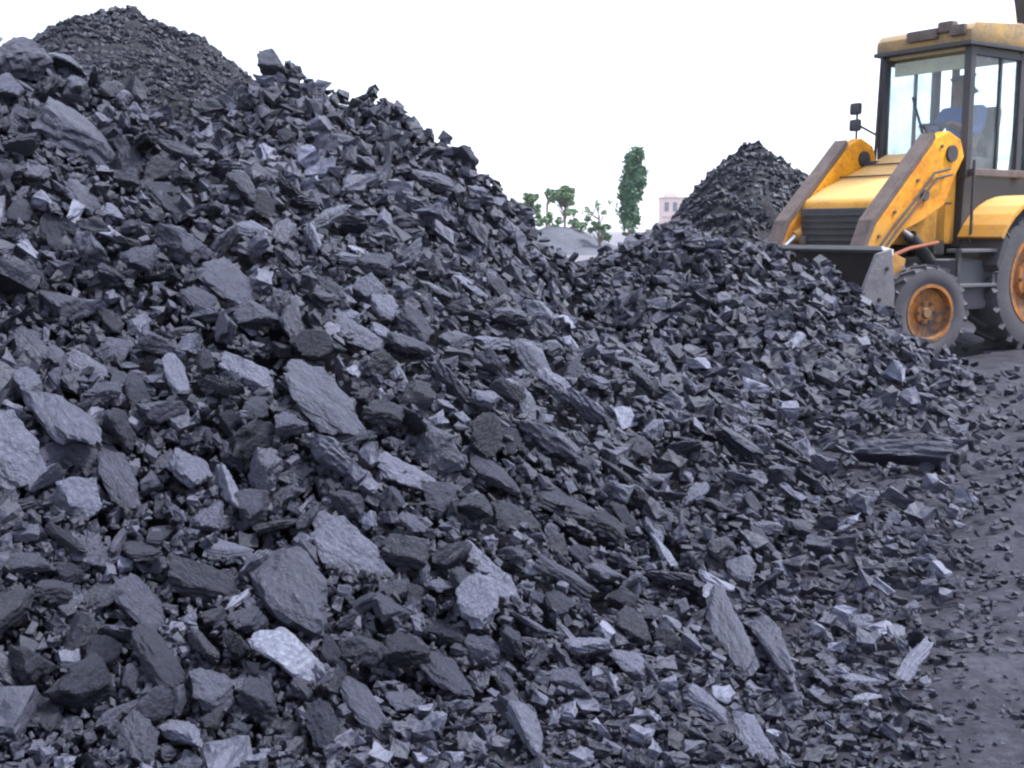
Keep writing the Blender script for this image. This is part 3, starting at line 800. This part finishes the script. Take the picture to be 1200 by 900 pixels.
# loader arms
def arm(s):
    y0, y1 = s * 0.49 - 0.065, s * 0.49 + 0.065
    a = MB().prism([(-0.74, 1.60), (-0.86, 1.78), (-0.80, 1.93), (-0.62, 2.0), (-0.46, 1.93), (0.34, 1.16), (0.46, 0.96), (0.44, 0.82),
                    (0.30, 0.78), (0.14, 0.96), (-0.02, 1.10), (-0.20, 1.16), (-0.36, 1.22), (-0.60, 1.34)], y0, y1, 0.012).build('loader_arm', M['arm_yellow'], ld)
    MB().prism([(0.40, 0.95), (0.30, 0.80), (0.48, 0.36), (0.55, 0.30), (0.62, 0.36), (0.60, 0.46)], y0 + 0.01, y1 - 0.01, 0.01).build('arm_nose', M['arm_yellow'], a)
    MB().prism([(-0.42, 1.925), (-0.40, 1.975), (0.40, 1.20), (0.50, 0.98), (0.455, 0.965), (0.345, 1.175)], y0 - 0.012, y1 + 0.012, 0.006).build('pipe_cover', M['grey_cover'], a)
    for (x, z, r) in ((-0.66, 1.80, 0.075), (0.36, 0.92, 0.055), (-0.30, 1.42, 0.05)):
        MB().tube((x, y0 - 0.025, z), (x, y1 + 0.025, z), r).build('pin', K_ if r > .06 else M['grey_cover'], a, True)
    for q in range(2):                              # hoses clipped along the arm
        hm_ = MB(); yy = s * (0.585 + 0.022 * q)
        pts_ = [(-0.62, 1.66 - .05 * q), (-0.40, 1.62 - .05 * q), (-0.12, 1.36 - .05 * q), (0.12, 1.16 - .05 * q), (0.30, 0.98 - .05 * q)]
        for u, v in zip(pts_, pts_[1:]): hm_.tube((u[0], yy, u[1]), (v[0], yy, v[1]), 0.011, seg=8)
        hm_.build('arm_hose', K_, a, True)
    for (x, z) in ((-0.52, 1.86), (-0.20, 1.55), (0.10, 1.27), (0.30, 1.06)):
        MB().tube((x, s * 0.55, z), (x, s * 0.572, z), 0.016, seg=6).build('bolt', M['grey_cover'], a)
    # lift cylinder under the arm
    c = MB().tube((-0.55, s * 0.49, 0.80), (-0.22, s * 0.49, 1.06), 0.06).build('lift_cylinder', K_, ld, True)
    MB().tube((-0.24, s * 0.49, 1.045), (0.02, s * 0.49, 1.16), 0.032).build('rod', M['chrome'], c, True)
    t = MB().tube((-0.15, s * 0.36, 1.25), (0.30, s * 0.40, 1.05), 0.05).build('tilt_cylinder', Y_, ld, True)
    MB().tube((0.28, s * 0.40, 1.06), (0.66, s * 0.44, 0.78), 0.03).build('rod', M['chrome'], t, True)
    MB().prism([(0.02, 0.86), (0.20, 0.92), (0.30, 0.58), (0.22, 0.48), (0.10, 0.60)], s * 0.61 - 0.02, s * 0.61 + 0.03, 0.008).build('arm_bracket', Y_, ld)
for s in (1, -1): arm(s)
MB().tube((0.18, -0.5, 1.10), (0.18, 0.5, 1.10), 0.06).build('arm_cross_tube', Y_, ld, True)
MB().box((-0.76, 0.36, 1.33), (0.16, 0.10, 0.9), bevel=0.02).build('arm_tower', K_, ld)
MB().box((-0.76, -0.36, 1.33), (0.16, 0.10, 0.9), bevel=0.02).build('arm_tower', K_, ld)
# bucket, nose down in the coal
bk = empty('bucket', (0, 0, 0), 0, ld)
shell = [(0.70, 0.93), (0.64, 0.60), (0.66, 0.28), (0.76, 0.06), (0.92, 0.00), (1.30, -0.02)]
inner = [(1.30, 0.005), (0.94, 0.03), (0.79, 0.09), (0.695, 0.30), (0.675, 0.60), (0.735, 0.925)]
MB().prism(shell + inner, -1.0, 1.0).build('bucket_shell', M['bucket_dark'], bk)
for s in (-1, 1):
    MB().prism([(0.72, 0.96), (0.90, 0.92), (1.10, 0.55), (1.27, 0.05), (1.24, -0.015), (0.80, 0.0), (0.68, 0.25), (0.66, 0.6)], s * 1.015 - 0.016, s * 1.015 + 0.016, 0.004).build('side_plate', M['bucket'], bk)
    for (x, z) in ((0.78, 0.80), (0.86, 0.55), (0.95, 0.30), (1.05, 0.12)):
        MB().tube((x, s * 1.02, z), (x, s * 1.045, z), 0.018, seg=6).build('bolt', M['bucket_dark'], bk)
    MB().box((0.90, s * 1.036, 0.10), (0.30, 0.014, 0.16)).build('wear_plate', M['bucket_dark'], bk)
    MB().prism([(1.06, 0.60), (1.14, 0.60), (1.31, 0.06), (1.22, 0.06)], s * 1.038 - 0.012, s * 1.038 + 0.012).build('side_cutter', M['bucket'], bk)
MB().prism([(0.66, 0.90), (0.80, 0.95), (0.82, 0.985), (0.66, 0.955)], -1.0, 1.0, 0.004).build('top_edge', M['lip_highlight'], bk)  # whitish colour imitates the highlight along the bucket's lip
for k in range(8):
    y = -0.94 + k * 0.268
    MB().prism([(1.24, -0.03), (1.50, -0.01), (1.26, 0.04)], y - 0.035, y + 0.035).build('bucket_tooth', M['bucket'], bk)
# cab
cab = empty('cab', (0, 0, 0), 0, ld)
X0, X1, XR, W = -1.00, -1.80, -2.12, 0.47
MB().prism([(-0.98, 0.95), (X0, 1.62), (XR, 1.62), (XR, 0.95)], -W, W, 0.01).build('cab_base', K_, cab)
MB().box(((X0 + XR) / 2, 0.535, 1.645), (XR - X0, 0.05, 0.07), bevel=0.01).build('door_sill', M['grey_cover'], cab)
def post(name, x, y, z0, z1, sx=0.065, sy=0.065, dx=0.0, mat=None):
    p = MB().prism([(x - sx / 2, z0), (x + sx / 2, z0), (x + dx + sx / 2, z1), (x + dx - sx / 2, z1)], y - sy / 2, y + sy / 2, 0.006)
    return p.build(name, mat or K_, cab)
for s in (1, -1):
    post('cab_post', X0, s * W, 1.60, 2.80, 0.075, 0.075)
    post('cab_post', X1, s * W, 1.60, 2.80, 0.085, 0.06)
    post('cab_post', XR, s * W, 1.60, 2.80, 0.06, 0.06)
    post('door_rail', -1.47, s * W, 1.66, 2.76, 0.035, 0.03)
    MB().box(((X0 + X1) / 2, s * W, 2.745), (X0 - X1, 0.05, 0.06)).build('door_frame', K_, cab)
    MB().box(((X0 + X1) / 2 , s * (W - 0.004), 2.19), (-(X1 - X0) - 0.09, 0.008, 1.06)).build('side_window', M['glass'], cab)
MB().box((X0, 0, 1.80), (0.05, 2 * W - 0.08, 0.05)).build('windscreen_sill', K_, cab)
MB().box((X0 + 0.004, 0, 2.26), (0.008, 2 * W - 0.08, 0.92)).build('windscreen', M['glass'], cab)
MB().tube((X0 + 0.03, 0.08, 1.86), (X0 + 0.03, -0.12, 2.38), 0.012).build('wiper', K_, cab)
MB().box((XR, 0, 2.25), (0.008, 2 * W - 0.08, 0.9)).build('rear_window', M['glass'], cab)
MB().box((X0 - 0.07, 0, 2.67), (0.03, 2 * W - 0.12, 0.13), bevel=0.008).build('sun_visor', M['lining'], cab)
MB().box(((X0 + XR) / 2, 0, 2.775), (X0 - XR, 2 * W, 0.03)).build('roof_lining', M['lining'], cab)
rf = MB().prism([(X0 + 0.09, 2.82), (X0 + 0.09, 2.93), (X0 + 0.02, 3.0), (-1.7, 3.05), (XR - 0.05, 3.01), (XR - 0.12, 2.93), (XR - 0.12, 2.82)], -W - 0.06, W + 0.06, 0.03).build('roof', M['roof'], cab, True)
MB().prism([(X0 + 0.105, 2.79), (X0 + 0.105, 2.83), (XR - 0.13, 2.83), (XR - 0.13, 2.79)], -W - 0.072, W + 0.072, 0.006).build('gutter', K_, rf)
for y, w in ((0.02, 0.34), (0.40, 0.16)):
    MB().box((X0 + 0.105, y, 2.93), (0.05, w, 0.10), bevel=0.015).build('work_light', M['grey_cover'], rf, True)
MB().box((X0 + 0.08, 0.27, 2.975), (0.10, 0.16, 0.10), bevel=0.02).build('roof_bracket', M['grey_cover'], rf, True)
# seat, console, wheel
st = MB().box((-1.62, 0.0, 1.76), (0.46, 0.46, 0.12), bevel=0.04).box((-1.84, 0.0, 2.05), (0.12, 0.44, 0.54), Matrix.Rotation(R(-8), 3, 'Y'), 0.04).build('seat', M['seat'], cab, True)
MB().box((-1.6, 0, 1.66), (0.3, 0.3, 0.12)).build('seat_base', K_, cab)
MB().tube((-1.16, 0.0, 1.62), (-1.27, 0.0, 2.03), 0.04).build('steering_column', K_, cab, True)
sw = MB().lathe([(0.19 + 0.014 * math.cos(a), 0.014 * math.sin(a)) for a in np.linspace(0, 2 * math.pi, 9)[:-1]], 28)
for a in (90, 210, 330): sw.tube((0, 0, 0), (0.19 * math.cos(R(a)), 0, 0.19 * math.sin(R(a))), 0.012, seg=8)
swo = sw.build('steering_wheel', K_, cab, True, (-1.27, 0, 2.05)); swo.rotation_euler = (R(90), 0, 0); swo.rotation_euler = (Matrix.Rotation(R(-22), 3, 'Y') @ Matrix.Rotation(R(90), 3, 'X')).to_euler()
MB().box((-1.20, 0, 1.80), (0.10, 0.5, 0.22), bevel=0.03).build('dashboard', K_, cab, True)
MB().tube((-1.35, -0.32, 1.62), (-1.30, -0.32, 1.95), 0.014).box((-1.30, -0.32, 1.97), (0.05, 0.05, 0.06), bevel=0.015).build('control_lever', K_, cab)
# mirrors on their bracket at the far front corner
mr = MB().tube((X0 + 0.05, -W - 0.05, 1.78), (X0 + 0.09, -W + 0.02, 2.82), 0.016, seg=8).tube((X0 + 0.06, -W - 0.04, 2.05), (X0 + 0.16, -W - 0.20, 2.16), 0.012, seg=8).tube((X0 + 0.16, -W - 0.20, 1.85), (X0 + 0.16, -W - 0.20, 2.36), 0.012, seg=8).build('mirror_bracket', K_, cab)
for z in (2.15, 2.31):
    MB().box((X0 + 0.17, -W - 0.21, z), (0.05, 0.13, 0.12), bevel=0.024).build('mirror', K_, mr, True)
# wheels
def wheel(x, y, r, w, side, rim_r, steer=0, mat=None, lugs=20):
    wl = empty('wheel', (x, y, r - 0.01), steer, ld)
    h = w / 2
    prof = [(rim_r, -h * 0.82), (rim_r + 0.02, -h * 0.95), (r * 0.82, -h), (r * 0.94, -h * 0.90), (r * 0.975, -h * 0.6), (r * 0.98, 0), (r * 0.975, h * 0.6), (r * 0.94, h * 0.90),
            (r * 0.82, h), (rim_r + 0.02, h * 0.95), (rim_r, h * 0.82)]
    ty = MB().lathe(prof, 48).build('tyre', mat, wl, True)
    lug = MB()
    for k in range(lugs):
        for q in (-1, 1):
            a = 2 * math.pi * (k + 0.25 * q) / lugs
            rot = Matrix.Rotation(-a, 3, 'Y') @ Matrix.Rotation(q * R(38), 3, 'X')
            lug.box(Vector((math.cos(a) * r * 0.975, q * h * 0.46, math.sin(a) * r * 0.975)), (r * 0.10, h * 1.06, r * 0.075), rot)
    lug.build('tread', mat, wl)['kind'] = 'stuff'
    d = side * h
    rp = [(rim_r + 0.012, d * 0.90), (rim_r + 0.012, d * 0.98), (rim_r * 0.93, d * 0.98), (rim_r * 0.88, d * 0.42), (rim_r * 0.45, d * 0.30), (rim_r * 0.40, d * 0.52),
          (rim_r * 0.22, d * 0.55), (rim_r * 0.2, d * 0.1), (rim_r, d * 0.1)]
    rm = MB().lathe(rp, 40).build('rim', M['orange'], wl, True)
    hb = MB().tube((0, d * 0.2, 0), (0, d * 0.72, 0), rim_r * 0.24, rim_r * 0.17, 18).build('hub', M['yellow'], wl, True)
    for k in range(6):
        a = 2 * math.pi * k / 6
        MB().tube((math.cos(a) * rim_r * 0.36, d * 0.5, math.sin(a) * rim_r * 0.36), (math.cos(a) * rim_r * 0.36, d * 0.62, math.sin(a) * rim_r * 0.36), 0.018, seg=6).build('bolt', K_, rm)
    return wl
for s in (1, -1):
    wheel(0, s * 0.80, 0.41, 0.25, s, 0.24, R(-12), M['rubber'])
    wheel(-1.62, s * 0.70, 0.66, 0.36, s, 0.42, 0, M['rubber'], 22)
# mudguards over the rear wheels
for s in (1, -1):
    arc = [(-1.62 + 0.80 * math.cos(R(a)), 0.66 + 0.78 * math.sin(R(a))) for a in range(30, 171, 10)]
    arc2 = [(-1.62 + 0.755 * math.cos(R(a)), 0.66 + 0.735 * math.sin(R(a))) for a in range(170, 29, -10)]
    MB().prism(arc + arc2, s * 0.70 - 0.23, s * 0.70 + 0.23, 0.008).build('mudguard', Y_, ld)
    MB().prism([(-1.07, 1.02), (-1.01, 1.08), (-0.90, 0.80), (-0.94, 0.74)], s * 0.70 - 0.22, s * 0.70 + 0.22, 0.008).build('mudguard_flap', K_, ld)
# tank, steps and battery box below the door
MB().box((-0.76, 0.60, 0.62), (0.50, 0.34, 0.46), bevel=0.04).build('fuel_tank', M['fuel'], ld, True)
MB().box((-0.76, -0.60, 0.62), (0.50, 0.34, 0.46), bevel=0.04).build('battery_box', K_, ld, True)
for z, x in ((0.93, -0.70), (0.62, -0.70)):
    MB().box((x, 0.80, z), (0.54, 0.16, 0.03), bevel=0.006).build('step', M['fuel'], ld)
for x in (-0.96, -0.44): MB().box((x, 0.84, 0.78), (0.04, 0.03, 0.34)).build('step_bracket', K_, ld)
MB().tube((-0.95, 0.60, 1.0), (-0.95, 0.60, 1.75), 0.014, seg=8).build('grab_rail', K_, ld)
# hoses
MB().tube((-0.1, 0.58, 0.95), (0.28, 0.60, 0.86), 0.018, seg=8).tube((-0.5, 0.58, 1.0), (-0.1, 0.58, 0.95), 0.018, seg=8).build('hose', M['rust'], ld)
# folded digging arm behind the cab
MB().box((-2.45, 0, 0.85), (0.25, 1.5, 0.35), bevel=0.03).build('rear_frame', K_, ld)
bo = MB().prism([(-2.45, 0.95), (-2.62, 1.0), (-2.86, 2.3), (-2.78, 3.35), (-2.62, 3.62), (-2.46, 3.55), (-2.60, 3.2), (-2.64, 2.3)], -0.11, 0.11, 0.012).build('digger_boom', K_, ld)
MB().prism([(-2.50, 3.60), (-2.78, 3.62), (-3.05, 2.2), (-3.12, 1.5), (-3.02, 1.48), (-2.88, 2.2)], -0.13, -0.02, 0.01).build('dipper_arm', Y_, ld)
MB().prism([(-3.0, 1.55), (-3.25, 1.4), (-3.3, 1.0), (-3.0, 0.8), (-2.85, 1.0)], -0.3, 0.3, 0.01).build('rear_bucket', K_, ld)

# ------------------------------------------------------------------ the operator at the wheel
def skin_mesh(name, pts, edges, mat, parent, sub=2, root=0):
    me = bpy.data.meshes.new(name)
    me.from_pydata([p[0] for p in pts], edges, []); me.update()
    o = bpy.data.objects.new(name, me); COL.objects.link(o)
    o.modifiers.new('skin', 'SKIN'); sd = o.modifiers.new('sub', 'SUBSURF'); sd.levels = sub; sd.render_levels = sub
    for i, p in enumerate(pts):
        r = p[1] if isinstance(p[1], tuple) else (p[1], p[1])
        me.skin_vertices[0].data[i].radius = r
        me.skin_vertices[0].data[i].use_root = (i == root)
    dg = bpy.context.evaluated_depsgraph_get()
    nm = bpy.data.meshes.new_from_object(o.evaluated_get(dg))
    o.modifiers.clear(); o.data = nm; bpy.data.meshes.remove(me); nm.name = name
    nm.materials.clear(); nm.materials.append(mat)
    nm.polygons.foreach_set('use_smooth', np.ones(len(nm.polygons), bool))
    o.parent = parent
    return o
pr = empty('person', LOADER_LOC, LOADER_RZ)
tag(pr, 'person in a blue shirt seated at the wheel inside the loader cab', 'person')
hx, hz = -1.62, 1.86
bp = [((hx, 0, hz), .13), ((hx + .0, 0, hz + .18), .125), ((hx + .02, 0, hz + .36), .13), ((hx + .03, 0, hz + .49), .055), ((hx + .05, 0, hz + .56), .062), ((hx + .055, 0, hz + .64), .088),
      ((hx + .05, 0, hz + .72), .075), ((hx + .145, 0, hz + .63), .016)]
be = [(0, 1), (1, 2), (2, 3), (3, 4), (4, 5), (5, 6), (5, 7)]
for s in (1, -1):
    b0 = len(bp)
    bp += [((hx + .02, s * .19, hz + .40), .062), ((hx + .14, s * .25, hz + .18), .048), ((hx + .34, s * .17, hz + .24), .034), ((hx + .40, s * .15, hz + .26), .03)]
    be += [(2, b0), (b0, b0 + 1), (b0 + 1, b0 + 2), (b0 + 2, b0 + 3)]
    for q in range(5):
        f0 = len(bp)
        dy = s * (0.03 - 0.015 * q); ln = (.05, .075, .08, .075, .06)[q]
        bp += [((hx + .40 + ln * .6, s * .15 + dy, hz + .275), .011), ((hx + .40 + ln, s * .15 + dy, hz + .245), .009)]
        be += [(b0 + 3, f0), (f0, f0 + 1)]
    l0 = len(bp)
    bp += [((hx + .10, s * .11, hz - .02), .085), ((hx + .42, s * .15, hz - .02), .065), ((hx + .46, s * .15, hz - .20), .05)]
    be += [(0, l0), (l0, l0 + 1), (l0 + 1, l0 + 2)]
    be_ear = len(bp); bp += [((hx + .05, s * .098, hz + .63), .02)]; be += [(5, be_ear)]
body = skin_mesh('body', bp, be, M['skin'], pr)
sp = [((hx, 0, hz - .02), .155), ((hx, 0, hz + .18), .15), ((hx + .02, 0, hz + .36), .155), ((hx + .03, 0, hz + .455), .075)]
se = [(0, 1), (1, 2), (2, 3)]
for s in (1, -1):
    b0 = len(sp)
    sp += [((hx + .02, s * .19, hz + .40), .078), ((hx + .14, s * .25, hz + .18), .062), ((hx + .27, s * .20, hz + .22), .05)]
    se += [(2, b0), (b0, b0 + 1), (b0 + 1, b0 + 2)]
skin_mesh('shirt', sp, se, M['shirt'], pr)
tp = [((hx, 0, hz - .05), .15)]; te = []
for s in (1, -1):
    b0 = len(tp); tp += [((hx + .10, s * .11, hz - .02), .10), ((hx + .42, s * .15, hz - .02), .078), ((hx + .46, s * .15, hz - .17), .064)]
    te += [(0, b0), (b0, b0 + 1), (b0 + 1, b0 + 2)]
skin_mesh('trousers', tp, te, M['trousers'], pr)
hp = [((hx + .02, 0, hz + .66), .092), ((hx + .045, 0, hz + .745), .078), ((hx + .0, 0, hz + .60), .06)]
skin_mesh('hair', hp, [(0, 1), (0, 2)], M['hair'], pr)

# ------------------------------------------------------------------ far off: low bank, trees, building
def leaf_cloud(name, pts, size, mat, parent, rng, aspect=1.7):
    n = len(pts)
    a = rng.normal(size=(n, 3)); a /= np.linalg.norm(a, axis=1, keepdims=True)
    b = np.cross(a, rng.normal(size=(n, 3))); b /= np.linalg.norm(b, axis=1, keepdims=True)
    s = size * rng.uniform(.6, 1.3, n)[:, None]
    c1 = pts + a * s * aspect * .5; c2 = pts + b * s * .5; c3 = pts - a * s * aspect * .5; c4 = pts - b * s * .5
    V = np.stack([c1, c2, c3, c4], 1).reshape(-1, 3)
    F = np.arange(4 * n).reshape(n, 4)
    tone = np.repeat(np.clip(rng.normal(.5, .28, n), 0, 1), 4)
    o = bpy.data.objects.new(name, fast_mesh(name, V, F, mat, tone)); COL.objects.link(o); o.parent = parent
    return o
def clump_points(rng, centres, radii, per, squash=1.0):
    out = []
    for c, r in zip(centres, radii):
        v = rng.normal(size=(per, 3)); v /= np.linalg.norm(v, axis=1, keepdims=True)
        v *= (rng.uniform(0, 1, per) ** 0.45)[:, None] * r; v[:, 2] *= squash
        out.append(c + v)
    return np.concatenate(out)
def trunk(mb_list, parent, name='trunk'):
    m = MB()
    for p, q, r1, r2 in mb_list: m.tube(p, q, r1, r2, 10)
    return m.build(name, M['bark'], parent, True)
tr = np.random.default_rng(3)
# tall narrow tree
TY = 72.0
base = at(741, 266, TY); top = at(746, 176, TY); gz = -0.012
root = empty('columnar_tree', (base[0], TY, gz)); H = top[2] - gz
tag(root, 'tall narrow dark green tree standing alone against the sky', 'tree')
z0 = 1.55
cs, rs = [], []
for i in range(120):
    t = tr.uniform(0, 1); prof = 0.92 * (math.sin(math.pi * min(1, 0.10 + 0.82 * t)) ** 0.55)
    ang = tr.uniform(0, 2 * math.pi); rr = prof * tr.uniform(.25, .85)
    cs.append(np.array([math.cos(ang) * rr + (t - .5) * 0.35, math.sin(ang) * rr, z0 + t * (H - z0 - .1)])); rs.append(tr.uniform(.22, .42))
leaf_cloud('crown', clump_points(tr, cs, rs, 75, 1.3), .13, M['leaf_dark'], root, tr)
br = [((0, 0, 0), (-.05, 0, 1.8), .14, .10), ((-.05, 0, 1.8), (.12, 0, H * .9), .10, .03)]
for i in range(14):
    z = z0 + (H - z0) * (i + 1) / 16; a = i * 2.4
    br.append(((0.02, 0, z - .25), (math.cos(a) * .6, math.sin(a) * .6, z + .15), .035, .012))
trunk(br, root)
# looser trees and scrub by the bank
def loose_tree(name, label, px, py_top, Y, w, clumps, per, leaf, mat, stem_h=0.6, group=None, bare=False):
    b = at(px, 262, Y); t = at(px, py_top, Y)
    root = empty(name, (b[0], Y, gz)); H = t[2] - gz
    tag(root, label, 'tree' if 'tree' in name else 'shrub', group)
    cs, rs, lims = [], [], [((0, 0, 0), (0, 0, H * stem_h), .09, .06)]
    for i in range(clumps):
        a = tr.uniform(0, 6.28); rr = w * tr.uniform(.1, .95); z = H * tr.uniform(stem_h, .97)
        c = np.array([math.cos(a) * rr, math.sin(a) * rr * .8, z]); cs.append(c); rs.append(w * tr.uniform(.18, .36))
        lims.append(((0, 0, H * stem_h * tr.uniform(.6, 1)), tuple(c), .035, .01))
    leaf_cloud('crown', clump_points(tr, cs, rs, per, .8), leaf, mat, root, tr)
    trunk(lims, root)
    return root
loose_tree('broad_tree', 'square-crowned green tree behind the low bank in the gap', 662, 218, 68, 1.0, 22, 110, .13, M['leaf_olive'], .72)
loose_tree('small_tree', 'olive tree half hidden by the falling edge of the near heap', 616, 228, 60, .75, 14, 110, .12, M['leaf_olive'], .6)
loose_tree('thin_tree', 'thin sparse tree beside the tall narrow tree', 702, 236, 75, 1.0, 9, 26, .11, M['leaf_olive'], .7)
loose_tree('slender_sapling', 'slender sapling left of the square-crowned tree', 641, 226, 66, .28, 5, 40, .10, M['leaf_olive'], .82)
for i, (px, py, Y, w, lab) in enumerate([(645, 247, 56, .7, 'low green bush on the crest of the far bank below the sapling'), (675, 246, 56, .8, 'wide green bush on the crest of the far bank under the square-crowned tree'),
                                         (703, 259, 54, .6, 'small bush on the falling end of the far bank'), (738, 257, 66, .35, 'tiny bush at the foot of the tall narrow tree')]):
    loose_tree('bush', lab, px, py, Y, w, 10, 70, .11, M['leaf_olive'], .45, 'bushes on the far bank')
# the low bank of dark spoil they grow on
def bank_h(x, y):
    c = at(655, 262, 55.0)
    return 1.45 * np.exp(-((x - c[0]) / 2.6) ** 2 - ((y - 56) / 2.4) ** 2) + 0.12 * fbm(x, y, 1.2, 4, 31)
c = at(655, 262, 55.0)
V, F = grid_mesh(np.arange(c[0] - 7, c[0] + 7, .15), np.arange(50, 62, .15), lambda X, Y: bank_h(X, Y) - 0.12)
bank = bpy.data.objects.new('spoil_bank', fast_mesh('spoil_bank', V, F, M['bank'], smooth=True)); COL.objects.link(bank)
tag(bank, 'low blue-grey spoil bank far off in the gap between the heaps', 'spoil bank')
# far building
BY = 190.0
bl, brr = at(776, 262, BY), at(815, 262, BY); bt = at(790, 231, BY)[2]
bld = empty('building', ((bl[0] + brr[0]) / 2, BY, 0.0))
tag(bld, 'pale pinkish two storey building far behind the coal, beside the dark pointed heap', 'building')
bw = brr[0] - bl[0]; bh = bt
MB().box((0, 2.5, bh / 2 - .1), (bw, 5, bh)).build('wall', M['plaster'], bld)
MB().box((0, 2.5, bh - .05), (bw + .4, 5.4, .22)).build('roof', M['concrete'], bld)
MB().box((-bw * .2, 2.5, bh + .35), (bw * .35, 2.5, .8)).build('stair_head', M['plaster'], bld)
MB().box((0, -.12, bh * .52), (bw + .1, .3, .16)).build('floor_band', M['concrete'], bld)
for zc in (bh * .27, bh * .76):
    for k in range(4):
        x = -bw / 2 + bw * (k + .5) / 4
        f = MB().box((x, -.03, zc), (bw * .15, .1, bh * .26)).build('window', M['concrete'], bld)
        MB().box((x, -.075, zc), (bw * .12, .06, bh * .22)).build('pane', M['pane'], f)

# ------------------------------------------------------------------ thin dusty air
hz_ = MB().box((0, 1950, 4.0), (5900, 4000, 10.6)).build('haze', bpy.data.materials.new('thin_haze'))
hm = hz_.data.materials[0]; hm.use_nodes = True; hn = hm.node_tree; hn.nodes.clear()
ho = hn.nodes.new('ShaderNodeOutputMaterial'); hv = hn.nodes.new('ShaderNodeVolumePrincipled')
hv.inputs['Color'].default_value = (0.93, 0.95, 1.0, 1); hv.inputs['Density'].default_value = 0.0004; hv.inputs['Anisotropy'].default_value = 0.2
hn.links.new(hv.outputs[0], ho.inputs['Volume'])
tag(hz_, 'thin pale haze hanging over the yard and the far trees', 'haze', kind='stuff')
